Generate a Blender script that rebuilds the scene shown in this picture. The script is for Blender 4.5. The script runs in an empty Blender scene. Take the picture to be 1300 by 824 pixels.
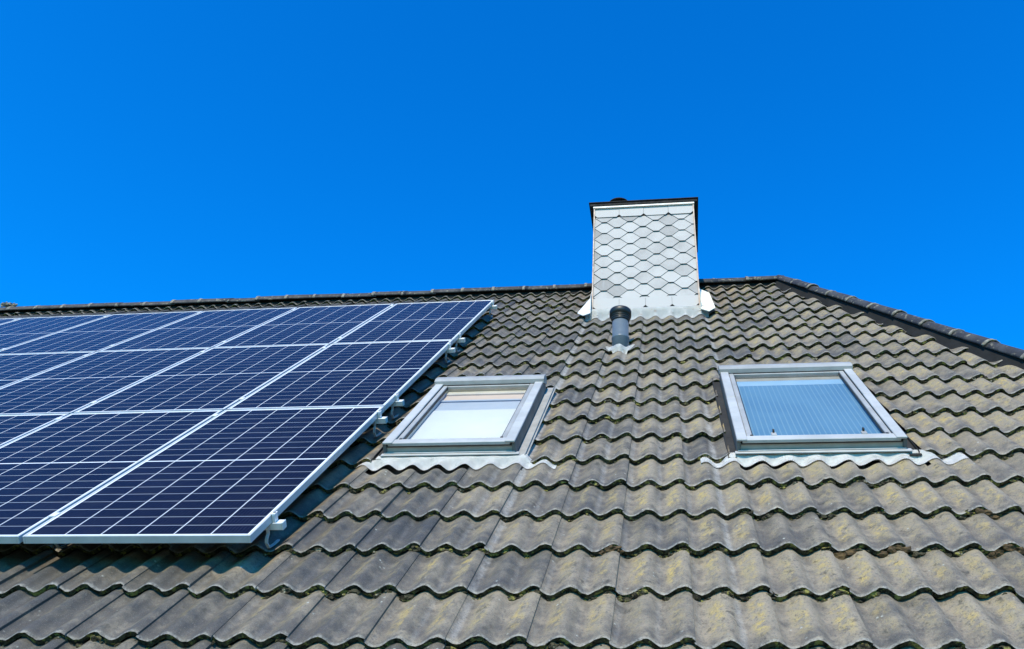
import bpy, bmesh, math, random
import numpy as np
from mathutils import Vector, Matrix, noise

random.seed(7)
rng = np.random.default_rng(7)
S = bpy.context.scene
COL = S.collection
PITCH = math.radians(45.0)
CP, SP = math.cos(PITCH), math.sin(PITCH)
Z0 = 3.0                                  # height of the roof frame's origin (lower right corner of the panel array)
ORIGIN = Vector((0, 0, Z0))

def roof(u, v, n):
    return Vector((u, v * CP - n * SP, v * SP + n * CP + Z0))

# ------------------------------------------------------------------ materials
class NT:
    def __init__(self, name):
        self.m = bpy.data.materials.new(name)
        self.m.use_nodes = True
        self.t = self.m.node_tree
        self.p = self.t.nodes['Principled BSDF']
        self.out = self.t.nodes['Material Output']
    def n(self, typ, **kw):
        nd = self.t.nodes.new(typ)
        for k, v in kw.items():
            setattr(nd, k, v)
        return nd
    def link(self, a, b):
        self.t.links.new(a, b)
    def val(self, sock, v):
        if isinstance(v, bpy.types.NodeSocket):
            self.link(v, sock)
        else:
            sock.default_value = v
    def math(self, op, a, b=None, c=None, clamp=False):
        nd = self.n('ShaderNodeMath', operation=op, use_clamp=clamp)
        self.val(nd.inputs[0], a)
        if b is not None: self.val(nd.inputs[1], b)
        if c is not None: self.val(nd.inputs[2], c)
        return nd.outputs[0]
    def smooth(self, x, lo, hi, a=0.0, b=1.0):
        nd = self.n('ShaderNodeMapRange', interpolation_type='SMOOTHSTEP')
        self.val(nd.inputs['Value'], x)
        nd.inputs['From Min'].default_value = lo
        nd.inputs['From Max'].default_value = hi
        nd.inputs['To Min'].default_value = a
        nd.inputs['To Max'].default_value = b
        return nd.outputs[0]
    def mix(self, f, a, b, blend='MIX'):
        nd = self.n('ShaderNodeMix', data_type='RGBA', blend_type=blend)
        self.val(nd.inputs['Factor'], f)
        self.val(nd.inputs['A'], a if isinstance(a, bpy.types.NodeSocket) else (*a, 1) if len(a) == 3 else a)
        self.val(nd.inputs['B'], b if isinstance(b, bpy.types.NodeSocket) else (*b, 1) if len(b) == 3 else b)
        return nd.outputs['Result']
    def coord(self, out='Object'):
        return self.n('ShaderNodeTexCoord').outputs[out]
    def noise(self, vec, scale, detail=4.0, rough=0.55, out='Fac'):
        nd = self.n('ShaderNodeTexNoise')
        if vec is not None: self.link(vec, nd.inputs['Vector'])
        nd.inputs['Scale'].default_value = scale
        nd.inputs['Detail'].default_value = detail
        nd.inputs['Roughness'].default_value = rough
        return nd.outputs[out]
    def bump(self, h, strength=0.3, dist=0.01):
        nd = self.n('ShaderNodeBump')
        nd.inputs['Strength'].default_value = strength
        nd.inputs['Distance'].default_value = dist
        self.link(h, nd.inputs['Height'])
        self.link(nd.outputs[0], self.p.inputs['Normal'])
    def set(self, **kw):
        names = dict(color='Base Color', rough='Roughness', metal='Metallic', spec='Specular IOR Level', coat='Coat Weight')
        for k, v in kw.items():
            if k == 'color' and not isinstance(v, bpy.types.NodeSocket) and len(v) == 3: v = (*v, 1)
            self.val(self.p.inputs[names[k]], v)
        return self

def weathered(name, c1, c2, scale, rough=0.5, metal=0.0, bump=0.0, c3=None, scale3=40, thr=(0.6, 0.75)):
    """two-tone noisy material, optional speckle colour"""
    t = NT(name)
    co = t.coord()
    f = t.smooth(t.noise(co, scale, 6, 0.62), 0.35, 0.68)
    col = t.mix(f, c1, c2)
    if c3 is not None:
        col = t.mix(t.smooth(t.noise(co, scale3, 5, 0.6), thr[0], thr[1]), col, c3)
    r = t.smooth(t.noise(co, scale * 2.3, 4), 0.2, 0.8, rough - 0.1, rough + 0.1)
    t.set(color=col, rough=r, metal=metal)
    if bump: t.bump(t.noise(co, scale * 8, 5), bump, 0.004)
    return t.m

M = {}
def tile_material():
    t = NT('concrete_tile')
    uv = t.n('ShaderNodeUVMap', uv_map='tile').outputs[0]
    sx = t.n('ShaderNodeSeparateXYZ'); t.link(uv, sx.inputs[0])
    ph, s = t.math('FRACT', sx.outputs[0]), sx.outputs[1]
    at = t.n('ShaderNodeAttribute', attribute_name='tint')
    sc = t.n('ShaderNodeSeparateColor'); t.link(at.outputs['Color'], sc.inputs[0])
    rnd, och, strk = sc.outputs[0], sc.outputs[1], sc.outputs[2]
    co = t.coord()
    n_big = t.noise(co, 2.2, 4)
    n_mid = t.noise(co, 11, 6, 0.65)
    n_fin = t.noise(co, 70, 6, 0.7)
    n_grain = t.noise(co, 320, 3, 0.7)
    f = t.math('ADD', t.math('MULTIPLY', n_mid, 1.15), t.math('MULTIPLY', rnd, 0.5))
    f = t.math('ADD', f, t.math('MULTIPLY', n_big, 0.45))
    f = t.math('ADD', f, t.math('MULTIPLY', och, 0.35))
    col = t.mix(t.smooth(f, 0.80, 1.62), (0.042, 0.041, 0.039), (0.272, 0.222, 0.155))
    # darker, smoother trough and lower end
    tr = t.math('MULTIPLY', t.smooth(ph, 0.10, 0.30), t.smooth(ph, 0.62, 0.40))
    lo = t.smooth(s, 0.50, 0.02)
    dark_zone = t.math('MULTIPLY', t.math('MAXIMUM', t.math('MULTIPLY', tr, 0.6), t.math('MULTIPLY', lo, 0.8)), t.smooth(n_mid, 0.70, 0.35))
    col = t.mix(dark_zone, col, (0.080, 0.069, 0.056))
    # ochre lichen film on the gently rising flank of the wave
    pm = t.math('MULTIPLY', t.smooth(ph, 0.42, 0.68), t.smooth(ph, 1.02, 0.84))
    sm = t.math('MULTIPLY', t.smooth(s, 0.06, 0.40), t.smooth(s, 1.05, 0.72))
    om = t.math('MULTIPLY', t.math('MULTIPLY', pm, sm), t.smooth(t.noise(co, 27, 7, 0.74), 0.42, 0.58))
    om = t.math('MULTIPLY', om, och, clamp=True)
    ocol = t.mix(t.smooth(t.noise(co, 14, 3), 0.4, 0.65), (0.33, 0.26, 0.13), (0.46, 0.33, 0.10))
    col = t.mix(om, col, ocol)
    # pale streaks along the troughs, strongest as run-off below the chimney
    wob = t.math('ADD', ph, t.math('MULTIPLY', t.math('SUBTRACT', t.noise(co, 16, 3), 0.5), 0.12))
    dw = t.math('DIVIDE', t.math('ABSOLUTE', t.math('SUBTRACT', wob, 0.29)), t.math('ADD', 0.08, t.math('MULTIPLY', strk, 0.13)))
    ln = t.smooth(dw, 1.0, 0.15)
    ln = t.math('MULTIPLY', t.math('MULTIPLY', ln, strk), t.smooth(t.noise(co, 24, 5, 0.7), 0.25, 0.6), clamp=True)
    col = t.mix(t.math('MULTIPLY', ln, 0.85), col, (0.43, 0.41, 0.38))
    # worn pale rim along the lower lip
    rim = t.math('MULTIPLY', t.smooth(s, 0.05, 0.005), t.smooth(n_fin, 0.35, 0.6))
    col = t.mix(t.math('MULTIPLY', rim, 0.6), col, (0.36, 0.345, 0.30))
    # lichen spots, grain
    vo = t.n('ShaderNodeTexVoronoi'); t.link(co, vo.inputs['Vector']); vo.inputs['Scale'].default_value = 24
    sp = t.math('MULTIPLY', t.smooth(vo.outputs['Distance'], 0.16, 0.08), t.smooth(t.noise(co, 6, 2), 0.54, 0.64))
    col = t.mix(t.math('MULTIPLY', sp, t.smooth(n_fin, 0.3, 0.55)), col, (0.40, 0.40, 0.34))
    col = t.mix(t.smooth(n_grain, 0.56, 0.70, 0, 0.6), col, (0.38, 0.36, 0.29))
    col = t.mix(t.smooth(t.noise(co, 130, 4, 0.7), 0.46, 0.36, 0, 0.55), col, (0.05, 0.05, 0.046))
    col = t.mix(t.smooth(n_fin, 0.48, 0.30, 0, 0.6), col, (0.055, 0.055, 0.05))
    blot = t.math('MULTIPLY', t.smooth(t.noise(co, 18, 7, 0.75), 0.54, 0.66), t.smooth(n_big, 0.40, 0.60))
    col = t.mix(t.math('MULTIPLY', blot, 0.8), col, (0.052, 0.046, 0.030))
    t.set(color=col, rough=t.math('ADD', t.math('MULTIPLY', dark_zone, -0.16), t.smooth(n_fin, 0.2, 0.8, 0.50, 0.72)), spec=0.45)
    h = t.math('ADD', t.math('MULTIPLY', n_fin, 0.7), t.math('MULTIPLY', n_grain, 0.5))
    t.bump(h, 0.55, 0.005)
    return t.m

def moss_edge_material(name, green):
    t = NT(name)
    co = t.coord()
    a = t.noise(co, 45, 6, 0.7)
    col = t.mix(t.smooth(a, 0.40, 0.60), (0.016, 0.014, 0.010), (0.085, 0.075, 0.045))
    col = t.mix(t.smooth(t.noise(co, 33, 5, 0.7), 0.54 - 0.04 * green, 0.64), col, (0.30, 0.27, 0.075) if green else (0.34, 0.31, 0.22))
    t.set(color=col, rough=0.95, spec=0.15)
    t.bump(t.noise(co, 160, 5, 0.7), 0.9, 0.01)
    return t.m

def solar_material(w, h):
    t = NT('solar_cells')
    uv = t.n('ShaderNodeUVMap', uv_map='metres').outputs[0]
    sx = t.n('ShaderNodeSeparateXYZ'); t.link(uv, sx.inputs[0])
    x, y = sx.outputs[0], sx.outputs[1]
    mx, my, gap = 0.007, 0.008, 0.004
    cw, rh = (w - 2 * mx) / 6, (h / 2 - gap - my) / 10
    xx = t.math('SUBTRACT', t.math('ABSOLUTE', t.math('SUBTRACT', x, w / 2)), 0.0)
    yy = t.math('SUBTRACT', t.math('ABSOLUTE', t.math('SUBTRACT', y, h / 2)), gap)
    def lines(c, step, lw):
        fr = t.math('FRACT', t.math('DIVIDE', t.math('ADD', c, step * 40), step))
        d = t.math('MULTIPLY', t.math('SUBTRACT', 0.5, t.math('ABSOLUTE', t.math('SUBTRACT', fr, 0.5))), step)
        return t.math('LESS_THAN', d, lw / 2)
    lx = lines(xx, cw, 0.0040)
    ly = lines(yy, rh, 0.0025)
    out = t.math('MAXIMUM', t.math('GREATER_THAN', xx, w / 2 - mx), t.math('GREATER_THAN', yy, h / 2 - gap - my))
    mid = t.math('LESS_THAN', yy, 0.0)
    strong = t.math('MAXIMUM', t.math('MAXIMUM', lx, out), mid)
    bus = lines(t.math('ADD', xx, cw / 20), cw / 10, 0.0011)
    fing = lines(yy, rh / 24, 0.0006)
    at = t.n('ShaderNodeObjectInfo').outputs['Random']
    cell_id = t.n('ShaderNodeTexWhiteNoise', noise_dimensions='3D')
    fl = t.n('ShaderNodeCombineXYZ')
    t.link(t.math('FLOOR', t.math('DIVIDE', x, cw)), fl.inputs[0]); t.link(t.math('FLOOR', t.math('DIVIDE', y, rh)), fl.inputs[1]); t.link(at, fl.inputs[2])
    t.link(fl.outputs[0], cell_id.inputs['Vector'])
    cell = t.mix(cell_id.outputs['Value'], (0.0042, 0.0038, 0.011), (0.0060, 0.0056, 0.016))
    cell = t.mix(t.math('MULTIPLY', fing, 0.02), cell, (0.15, 0.16, 0.25))
    cell = t.mix(t.math('MULTIPLY', bus, 0.11), cell, (0.45, 0.45, 0.5))
    col = t.mix(t.math('MULTIPLY', ly, 0.80), cell, (0.55, 0.58, 0.62))
    col = t.mix(strong, col, (0.72, 0.74, 0.76))
    dust = t.smooth(t.noise(t.coord(), 5, 6, 0.7), 0.45, 0.8, 0.0, 0.012)
    col = t.mix(dust, col, (0.5, 0.5, 0.45))
    t.set(color=col, rough=t.smooth(t.noise(t.coord(), 9, 5), 0.3, 0.7, 0.04, 0.08), spec=0.5)
    t.p.inputs['IOR'].default_value = 1.155      # textured, anti-reflection coated glass
    return t.m

def glass_material():
    t = NT('window_glass')
    fr = t.n('ShaderNodeFresnel'); fr.inputs['IOR'].default_value = 1.5
    tr = t.n('ShaderNodeBsdfTransparent'); tr.inputs['Color'].default_value = (0.95, 0.955, 0.95, 1)
    gl = t.n('ShaderNodeBsdfGlossy'); gl.inputs['Roughness'].default_value = 0.01
    mx = t.n('ShaderNodeMixShader')
    t.link(fr.outputs[0], mx.inputs[0]); t.link(tr.outputs[0], mx.inputs[1]); t.link(gl.outputs[0], mx.inputs[2])
    t.link(mx.outputs[0], t.out.inputs['Surface'])
    return t.m

def blue_blind_material():
    t = NT('blue_blind')
    co = t.coord()
    sx = t.n('ShaderNodeSeparateXYZ'); t.link(co, sx.inputs[0])
    fr = t.math('FRACT', t.math('DIVIDE', t.math('ADD', sx.outputs[0], 5.0), 0.0295))
    ln = t.math('MULTIPLY', t.smooth(fr, 0.05, 0.22), t.smooth(fr, 0.42, 0.25))
    col = t.mix(t.math('MULTIPLY', ln, 0.55), (0.080, 0.205, 0.34), (0.24, 0.39, 0.49))
    col = t.mix(t.smooth(t.noise(co, 3, 3), 0.35, 0.7, 0, 0.35), col, (0.14, 0.30, 0.43))
    t.set(color=col, rough=0.6)
    return t.m

def brick_material():
    t = NT('brick')
    co = t.coord()
    mp = t.n('ShaderNodeMapping'); t.link(co, mp.inputs[0]); mp.inputs['Rotation'].default_value = (math.radians(90), 0, 0)
    b = t.n('ShaderNodeTexBrick'); t.link(mp.outputs[0], b.inputs['Vector'])
    b.inputs['Scale'].default_value = 1.0
    b.inputs['Brick Width'].default_value = 0.22; b.inputs['Row Height'].default_value = 0.065; b.inputs['Mortar Size'].default_value = 0.006
    b.inputs['Color1'].default_value = (0.28, 0.11, 0.06, 1); b.inputs['Color2'].default_value = (0.20, 0.08, 0.05, 1); b.inputs['Mortar'].default_value = (0.35, 0.33, 0.3, 1)
    t.set(color=b.outputs['Color'], rough=0.85)
    return t.m

def ground_material():
    t = NT('lawn')
    co = t.coord()
    t.set(color=t.mix(t.noise(co, 3, 8, 0.7), (0.035, 0.06, 0.015), (0.08, 0.11, 0.03)), rough=0.95)
    t.bump(t.noise(co, 60, 5), 0.6, 0.03)
    return t.m

def slate_material(name, c1, c2):
    t = NT(name)
    co = t.coord()
    at = t.n('ShaderNodeAttribute', attribute_name='tint')
    sc = t.n('ShaderNodeSeparateColor'); t.link(at.outputs['Color'], sc.inputs[0])
    f = t.math('ADD', t.math('MULTIPLY', t.noise(co, 7, 6, 0.65), 0.6), t.math('MULTIPLY', sc.outputs[0], 0.55))
    col = t.mix(t.smooth(f, 0.25, 0.85), c1, c2)
    mp = t.n('ShaderNodeMapping'); t.link(co, mp.inputs[0]); mp.inputs['Scale'].default_value = (30, 30, 2)
    col = t.mix(t.smooth(t.noise(mp.outputs[0], 1.0, 4), 0.55, 0.8, 0, 0.25), col, (0.42, 0.42, 0.42))
    t.set(color=col, rough=0.6, spec=0.3)
    t.bump(t.noise(co, 90, 4), 0.15, 0.003)
    return t.m

M['tile'] = tile_material()
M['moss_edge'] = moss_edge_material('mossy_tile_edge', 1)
M['moss'] = moss_edge_material('moss', 1)
M['moss_grey'] = moss_edge_material('moss_grey', 0)
M['alu'] = weathered('anodised_aluminium', (0.50, 0.51, 0.52), (0.60, 0.61, 0.62), 6, 0.42, 0.2)
M['alu_bright'] = weathered('mill_aluminium', (0.70, 0.70, 0.69), (0.80, 0.80, 0.79), 20, 0.4, 0.2)
M['cover'] = weathered('grey_window_cover', (0.27, 0.268, 0.26), (0.35, 0.348, 0.34), 5, 0.5, 0.0, c3=(0.30, 0.30, 0.28), scale3=60, thr=(0.66, 0.8))
M['cover_light'] = weathered('light_window_cover', (0.36, 0.357, 0.345), (0.45, 0.446, 0.435), 5, 0.5, 0.0, c3=(0.42, 0.42, 0.38), scale3=70, thr=(0.66, 0.82))
M['side_metal'] = weathered('dark_grey_side_metal', (0.09, 0.09, 0.088), (0.14, 0.138, 0.13), 6, 0.6)
M['gasket'] = weathered('black_rubber', (0.012, 0.012, 0.012), (0.025, 0.025, 0.025), 20, 0.6)
M['sill_metal'] = weathered('beige_grey_sill', (0.30, 0.295, 0.265), (0.37, 0.365, 0.33), 9, 0.55, 0.1)
M['apron'] = weathered('pale_pleated_lead', (0.70, 0.685, 0.65), (0.82, 0.80, 0.76), 10, 0.55, 0.0, 0.2, c3=(0.40, 0.42, 0.40), scale3=18, thr=(0.6, 0.8))
M['lead'] = weathered('white_streaked_lead', (0.60, 0.60, 0.57), (0.72, 0.71, 0.68), 9, 0.6, 0.0, 0.2, c3=(0.50, 0.40, 0.33), scale3=14, thr=(0.58, 0.75))
M['lead_cream'] = weathered('cream_lead', (0.66, 0.62, 0.50), (0.74, 0.71, 0.62), 12, 0.6, 0.0, 0.2, c3=(0.60, 0.42, 0.28), scale3=16, thr=(0.6, 0.75))
M['white_blind'] = weathered('white_blind', (0.54, 0.60, 0.61), (0.60, 0.65, 0.65), 2, 0.7)
M['grey_blind'] = weathered('grey_blind_rail', (0.36, 0.43, 0.50), (0.42, 0.48, 0.54), 3, 0.6)
M['beige'] = weathered('beige_lining', (0.55, 0.46, 0.36), (0.62, 0.53, 0.42), 3, 0.7)
M['cream'] = weathered('cream_lining', (0.50, 0.49, 0.40), (0.58, 0.56, 0.46), 5, 0.7)
M['pale_blue'] = weathered('pale_blue_rail', (0.24, 0.42, 0.58), (0.30, 0.47, 0.62), 3, 0.6)
M['blue_blind'] = blue_blind_material()
M['glass'] = glass_material()
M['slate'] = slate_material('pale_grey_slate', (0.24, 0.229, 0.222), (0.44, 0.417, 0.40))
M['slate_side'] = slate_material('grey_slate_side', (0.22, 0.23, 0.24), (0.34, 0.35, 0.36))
M['slate_dark'] = weathered('black_slate_shade_joint', (0.02, 0.021, 0.023), (0.04, 0.042, 0.045), 20, 0.7)  # black for joints and for the painted shadow of the slate edges
M['trim_white'] = weathered('white_strip', (0.66, 0.64, 0.58), (0.74, 0.72, 0.66), 9, 0.5)
M['trim_brown'] = weathered('reddish_corner_strip', (0.34, 0.24, 0.19), (0.46, 0.36, 0.30), 12, 0.5)
M['cap_dark'] = weathered('dark_cap_metal', (0.003, 0.003, 0.003), (0.007, 0.006, 0.006), 9, 0.85)
M['pipe'] = weathered('slate_blue_plastic', (0.095, 0.125, 0.155), (0.125, 0.155, 0.185), 5, 0.42, c3=(0.2, 0.22, 0.24), scale3=25, thr=(0.6, 0.85))
M['pipe_black'] = weathered('black_plastic', (0.008, 0.008, 0.009), (0.016, 0.016, 0.016), 15, 0.45)
M['ridge'] = weathered('dark_ridge_tile', (0.022, 0.022, 0.024), (0.050, 0.050, 0.050), 9, 0.7, 0.0, 0.4, c3=(0.22, 0.20, 0.14), scale3=24, thr=(0.56, 0.70))
M['ridge_rim'] = weathered('worn_ridge_rim', (0.11, 0.10, 0.08), (0.30, 0.275, 0.22), 40, 0.8, 0.0, 0.4, c3=(0.36, 0.29, 0.10), scale3=30, thr=(0.6, 0.7))
M['deck'] = weathered('black_underlay', (0.010, 0.010, 0.010), (0.02, 0.02, 0.02), 6, 0.9)
M['shade_bedding'] = weathered('shade_black_bedding', (0.003, 0.003, 0.003), (0.007, 0.007, 0.006), 6, 0.95)  # shade under the caps is put into this black
M['lead_shade'] = weathered('shade_dark_lead', (0.012, 0.012, 0.012), (0.022, 0.022, 0.02), 9, 0.8)  # gutter lead with the shade beside the windows put into its colour
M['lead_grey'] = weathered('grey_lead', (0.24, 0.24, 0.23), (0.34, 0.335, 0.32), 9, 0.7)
M['wood_white'] = weathered('white_painted_wood', (0.7, 0.7, 0.68), (0.78, 0.78, 0.76), 6, 0.5)
M['zinc'] = weathered('zinc', (0.28, 0.29, 0.30), (0.38, 0.39, 0.40), 7, 0.45, 0.6)
M['brick'] = brick_material()
M['lawn'] = ground_material()

# ------------------------------------------------------------------ mesh helpers
class MB:
    """collects shapes; build() links them as one mesh object"""
    def __init__(self): self.bm = bmesh.new(); self.mats = []
    def mi(self, m):
        if m not in self.mats: self.mats.append(m)
        return self.mats.index(m)
    def box(self, x0, x1, y0, y1, z0, z1, m, bevel=0.0, seg=1):
        t = bmesh.new()
        mat = Matrix.Translation(((x0 + x1) / 2, (y0 + y1) / 2, (z0 + z1) / 2)) @ Matrix.Diagonal((x1 - x0, y1 - y0, z1 - z0, 1))
        bmesh.ops.create_cube(t, size=1, matrix=mat)
        if bevel: bmesh.ops.bevel(t, geom=t.edges[:], offset=bevel, segments=seg, affect='EDGES', profile=0.6)
        self.absorb(t, m); return self
    def absorb(self, t, m, smooth=False):
        i = self.mi(m)
        for f in t.faces: f.material_index = i; f.smooth = smooth
        me = bpy.data.meshes.new('tmp'); t.to_mesh(me); t.free()
        self.bm.from_mesh(me); bpy.data.meshes.remove(me)
    def prism(self, pts, ext, m, bevel=0.0):
        """pts: 3-D outline, ext: extrusion vector"""
        t = bmesh.new()
        vs = [t.verts.new(p) for p in pts]
        f = t.faces.new(vs)
        r = bmesh.ops.extrude_face_region(t, geom=[f])
        bmesh.ops.translate(t, vec=ext, verts=[e for e in r['geom'] if isinstance(e, bmesh.types.BMVert)])
        bmesh.ops.recalc_face_normals(t, faces=t.faces[:])
        if bevel: bmesh.ops.bevel(t, geom=t.edges[:], offset=bevel, segments=1, affect='EDGES')
        self.absorb(t, m); return self
    def lathe(self, c, prof, m, seg=40, axis=None):
        """prof: (radius, height) pairs turned round the vertical through c"""
        t = bmesh.new(); rings = []
        for r, z in prof:
            rings.append([t.verts.new((c[0] + r * math.cos(2 * math.pi * k / seg), c[1] + r * math.sin(2 * math.pi * k / seg), c[2] + z)) for k in range(seg)])
        for a, b in zip(rings, rings[1:]):
            for k in range(seg): t.faces.new((a[k], a[(k + 1) % seg], b[(k + 1) % seg], b[k]))
        if prof[0][0] > 1e-4: t.faces.new(rings[0][::-1])
        if prof[-1][0] > 1e-4: t.faces.new(rings[-1])
        self.absorb(t, m, True); return self
    def tube(self, pts, r, m, seg=10):
        t = bmesh.new(); rings = []
        pts = [Vector(p) for p in pts]
        for i, p in enumerate(pts):
            d = (pts[min(i + 1, len(pts) - 1)] - pts[max(i - 1, 0)]).normalized()
            a = d.orthogonal().normalized() if i == 0 else (a - d * a.dot(d)).normalized()
            b = d.cross(a)
            rings.append([t.verts.new(p + (a * math.cos(2 * math.pi * k / seg) + b * math.sin(2 * math.pi * k / seg)) * r) for k in range(seg)])
        for A, B in zip(rings, rings[1:]):
            for k in range(seg): t.faces.new((A[k], A[(k + 1) % seg], B[(k + 1) % seg], B[k]))
        t.faces.new(rings[0][::-1]); t.faces.new(rings[-1])
        self.absorb(t, m, True); return self
    def grid(self, fn, nu, nv, m, thick=0.0, smooth=True):
        """fn(i/nu, j/nv) -> point"""
        t = bmesh.new()
        V = [[t.verts.new(fn(i / nu, j / nv)) for j in range(nv + 1)] for i in range(nu + 1)]
        for i in range(nu):
            for j in range(nv): t.faces.new((V[i][j], V[i + 1][j], V[i + 1][j + 1], V[i][j + 1]))
        if thick:
            bmesh.ops.solidify(t, geom=t.faces[:], thickness=thick)
        self.absorb(t, m, smooth); return self
    def build(self, name, parent=None, loc=(0, 0, 0), rot=(0, 0, 0)):
        me = bpy.data.meshes.new(name); self.bm.to_mesh(me); self.bm.free()
        for m in self.mats: me.materials.append(m)
        return link(name, me, parent, loc, rot)

def link(name, me, parent=None, loc=(0, 0, 0), rot=(0, 0, 0)):
    o = bpy.data.objects.new(name, me); COL.objects.link(o)
    o.parent = parent; o.location = loc; o.rotation_euler = rot
    return o
def empty(name, loc, rot=(0, 0, 0)):
    o = bpy.data.objects.new(name, None); COL.objects.link(o)
    o.location = loc; o.rotation_euler = rot; o.empty_display_size = 0.3
    return o
def tag(o, label=None, cat=None, group=None, kind=None):
    if label: o['label'] = label
    if cat: o['category'] = cat
    if group: o['group'] = group
    if kind: o['kind'] = kind
    return o
def copy_tree(o, parent=None):
    c = o.copy(); COL.objects.link(c); c.parent = parent
    for ch in list(o.children): copy_tree(ch, c)
    return c
RX = (PITCH, 0, 0)

# ------------------------------------------------------------------ the roof surface
LAM = 0.1435                    # one wave
CREST0 = 1.502                  # a crest
AMP = 0.034
LIP0, STEP = 0.172, 0.3425      # lower lips of the courses
LIFT = 0.030
N_CREST = -0.128
V_RIDGE, U_APEX, HIP_K = 6.50, 2.99, 0.32
U_LEFT = -9.6
K0, K1 = -4, 18
V_EAVE = LIP0 + K0 * STEP

def wave(ph):
    ph = ph - np.floor(ph)
    a = 0.5 * (1 + np.cos(np.pi * ph / 0.40))
    b = 0.5 * (1 - np.cos(np.pi * (ph - 0.40) / 0.60))
    return np.where(ph < 0.40, a, b) - 1.0        # 0 at crest, -1 in the trough
def tile_n(u, v):
    s = (v - LIP0) / STEP; s = s - math.floor(s)
    return N_CREST + AMP * float(wave(np.array((u - CREST0) / LAM))) - LIFT * s

def tile_field(j0, j1, k0, k1, nu=22, rows=None, lam=LAM, crest=CREST0, tint_fn=None, jitter=1.0, keep=None):
    """vertices, faces, face materials, uv and tint of a field of interlocking double-wave tiles"""
    if rows is None: rows = [(0.0, -0.0035), (0.018, 0.0), (0.12, 0), (0.35, 0), (0.65, 0), (1.0, 0), (1.10, 0)]
    tw = 2 * lam
    ph0 = 0.16
    us = np.concatenate([np.linspace(0, 2, nu + 1), [2.0, 2.0]])
    drop = np.concatenate([np.zeros(nu + 1), [0.0, -0.012]])
    nc = len(us)
    V, F, FM, UV, T = [], [], [], [], []
    base = 0
    for k in range(k0, k1):
        for j in range(j0, j1):
            if keep and not keep(crest + (ph0 + 2 * j + 1) * lam, LIP0 + (k + .5) * STEP): continue
            ph = ph0 + 2 * j + us
            u = crest + ph * lam + np.linspace(0, 0.003, nc) 
            g = rng.normal(size=5) * jitter
            h = AMP * wave(ph) + drop + 0.006 * us / 2 + 0.0016 * g[0]
            dv = 0.005 * g[1]; skew = 0.006 * g[2]; tilt = 0.003 * g[3]
            vbase = LIP0 + k * STEP + dv + skew * (us / 2 - .5)
            tint = tint_fn(u.mean(), LIP0 + (k + .5) * STEP, j) if tint_fn else (rng.random(), 0.5, 0.2)
            grid = [(0.0, -0.024, 0.005), (0.0, -0.0035, 0.0)] + [(s, d, 0.0) for s, d in rows]
            for s, d, back in grid:
                n = N_CREST + h + d - LIFT * s + tilt * (us / 2 - .5)
                if s == 0.0:        # chipped lip
                    vv = vbase + back + 0.0022 * rng.normal(size=nc)
                else: vv = vbase + s * STEP
                V.append(np.stack([u, vv + 0 * u, n], 1))
                UV.append(np.stack([ph, np.full(nc, s)], 1))
                tt = np.tile(np.array([*tint, 1.0]), (nc, 1))
                if tint_fn is front_tint:
                    v_ = LIP0 + k * STEP
                    if v_ < 4.85:
                        w1_ = np.floor((u - CREST0) / LAM)
                        wc = CREST0 + (w1_ + .3) * LAM
                        tt[:, 2] += np.where(np.abs(wc - .97) < .05, .75, 0) + np.where(np.abs(wc - (1.985 if v_ < 2.2 else 2.12)) < .06, .75, 0) + np.where(np.abs(wc - .83) < .05, .25, 0)
                        tt[:, 2] = np.minimum(1, tt[:, 2]) * (0.55 + 0.45 * min(1, max(0, v_ / 1.6))) * (0.7 + 0.3 * rng.random())
                T.append(tt)
            R = len(grid)
            for r in range(R - 1):
                if r == 1: continue
                for c in range(nc - 1):
                    if c == nu: continue
                    a = base + r * nc + c
                    F.append((a, a + 1, a + nc + 1, a + nc)); FM.append(1 if r == 0 else 0)
            base += R * nc
    return np.concatenate(V), F, FM, np.concatenate(UV), np.concatenate(T)

def field_mesh(name, V, F, FM, UV, T):
    me = bpy.data.meshes.new(name)
    me.from_pydata(V.tolist(), [], F)
    me.materials.append(M['tile']); me.materials.append(M['moss_edge'])
    me.polygons.foreach_set('material_index', FM)
    me.polygons.foreach_set('use_smooth', [True] * len(F))
    lv = np.empty(len(me.loops), dtype=np.int32); me.loops.foreach_get('vertex_index', lv)
    ul = me.uv_layers.new(name='tile'); ul.data.foreach_set('uv', UV[lv].astype(np.float32).ravel())
    at = me.attributes.new('tint', 'FLOAT_COLOR', 'POINT'); at.data.foreach_set('color', T.astype(np.float32).ravel())
    return me

def cut(me, planes=(), holes=()):
    """planes: (point, normal) keep the side the normal points away from; holes: u0,u1,v0,v1 cut out cleanly"""
    bm = bmesh.new(); bm.from_mesh(me)
    for co, no in planes:
        bmesh.ops.bisect_plane(bm, geom=bm.verts[:] + bm.edges[:] + bm.faces[:], plane_co=co, plane_no=no, clear_outer=True)
    for u0, u1, v0, v1 in holes:
        for co, no in (((u0, 0, 0), (1, 0, 0)), ((u1, 0, 0), (1, 0, 0))):
            fs = [f for f in bm.faces if u0 - .4 < f.calc_center_median().x < u1 + .4 and v0 - .5 < f.calc_center_median().y < v1 + .5]
            g = list({v for f in fs for v in f.verts}) + list({e for f in fs for e in f.edges}) + fs
            bmesh.ops.bisect_plane(bm, geom=g, plane_co=co, plane_no=no)
        dead = []
        for f in bm.faces:
            c = f.calc_center_median()
            if u0 < c.x < u1 and v0 < c.y < v1: dead.append(f)
        bmesh.ops.delete(bm, geom=dead, context='FACES')
    bm.to_mesh(me); bm.free()

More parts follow.
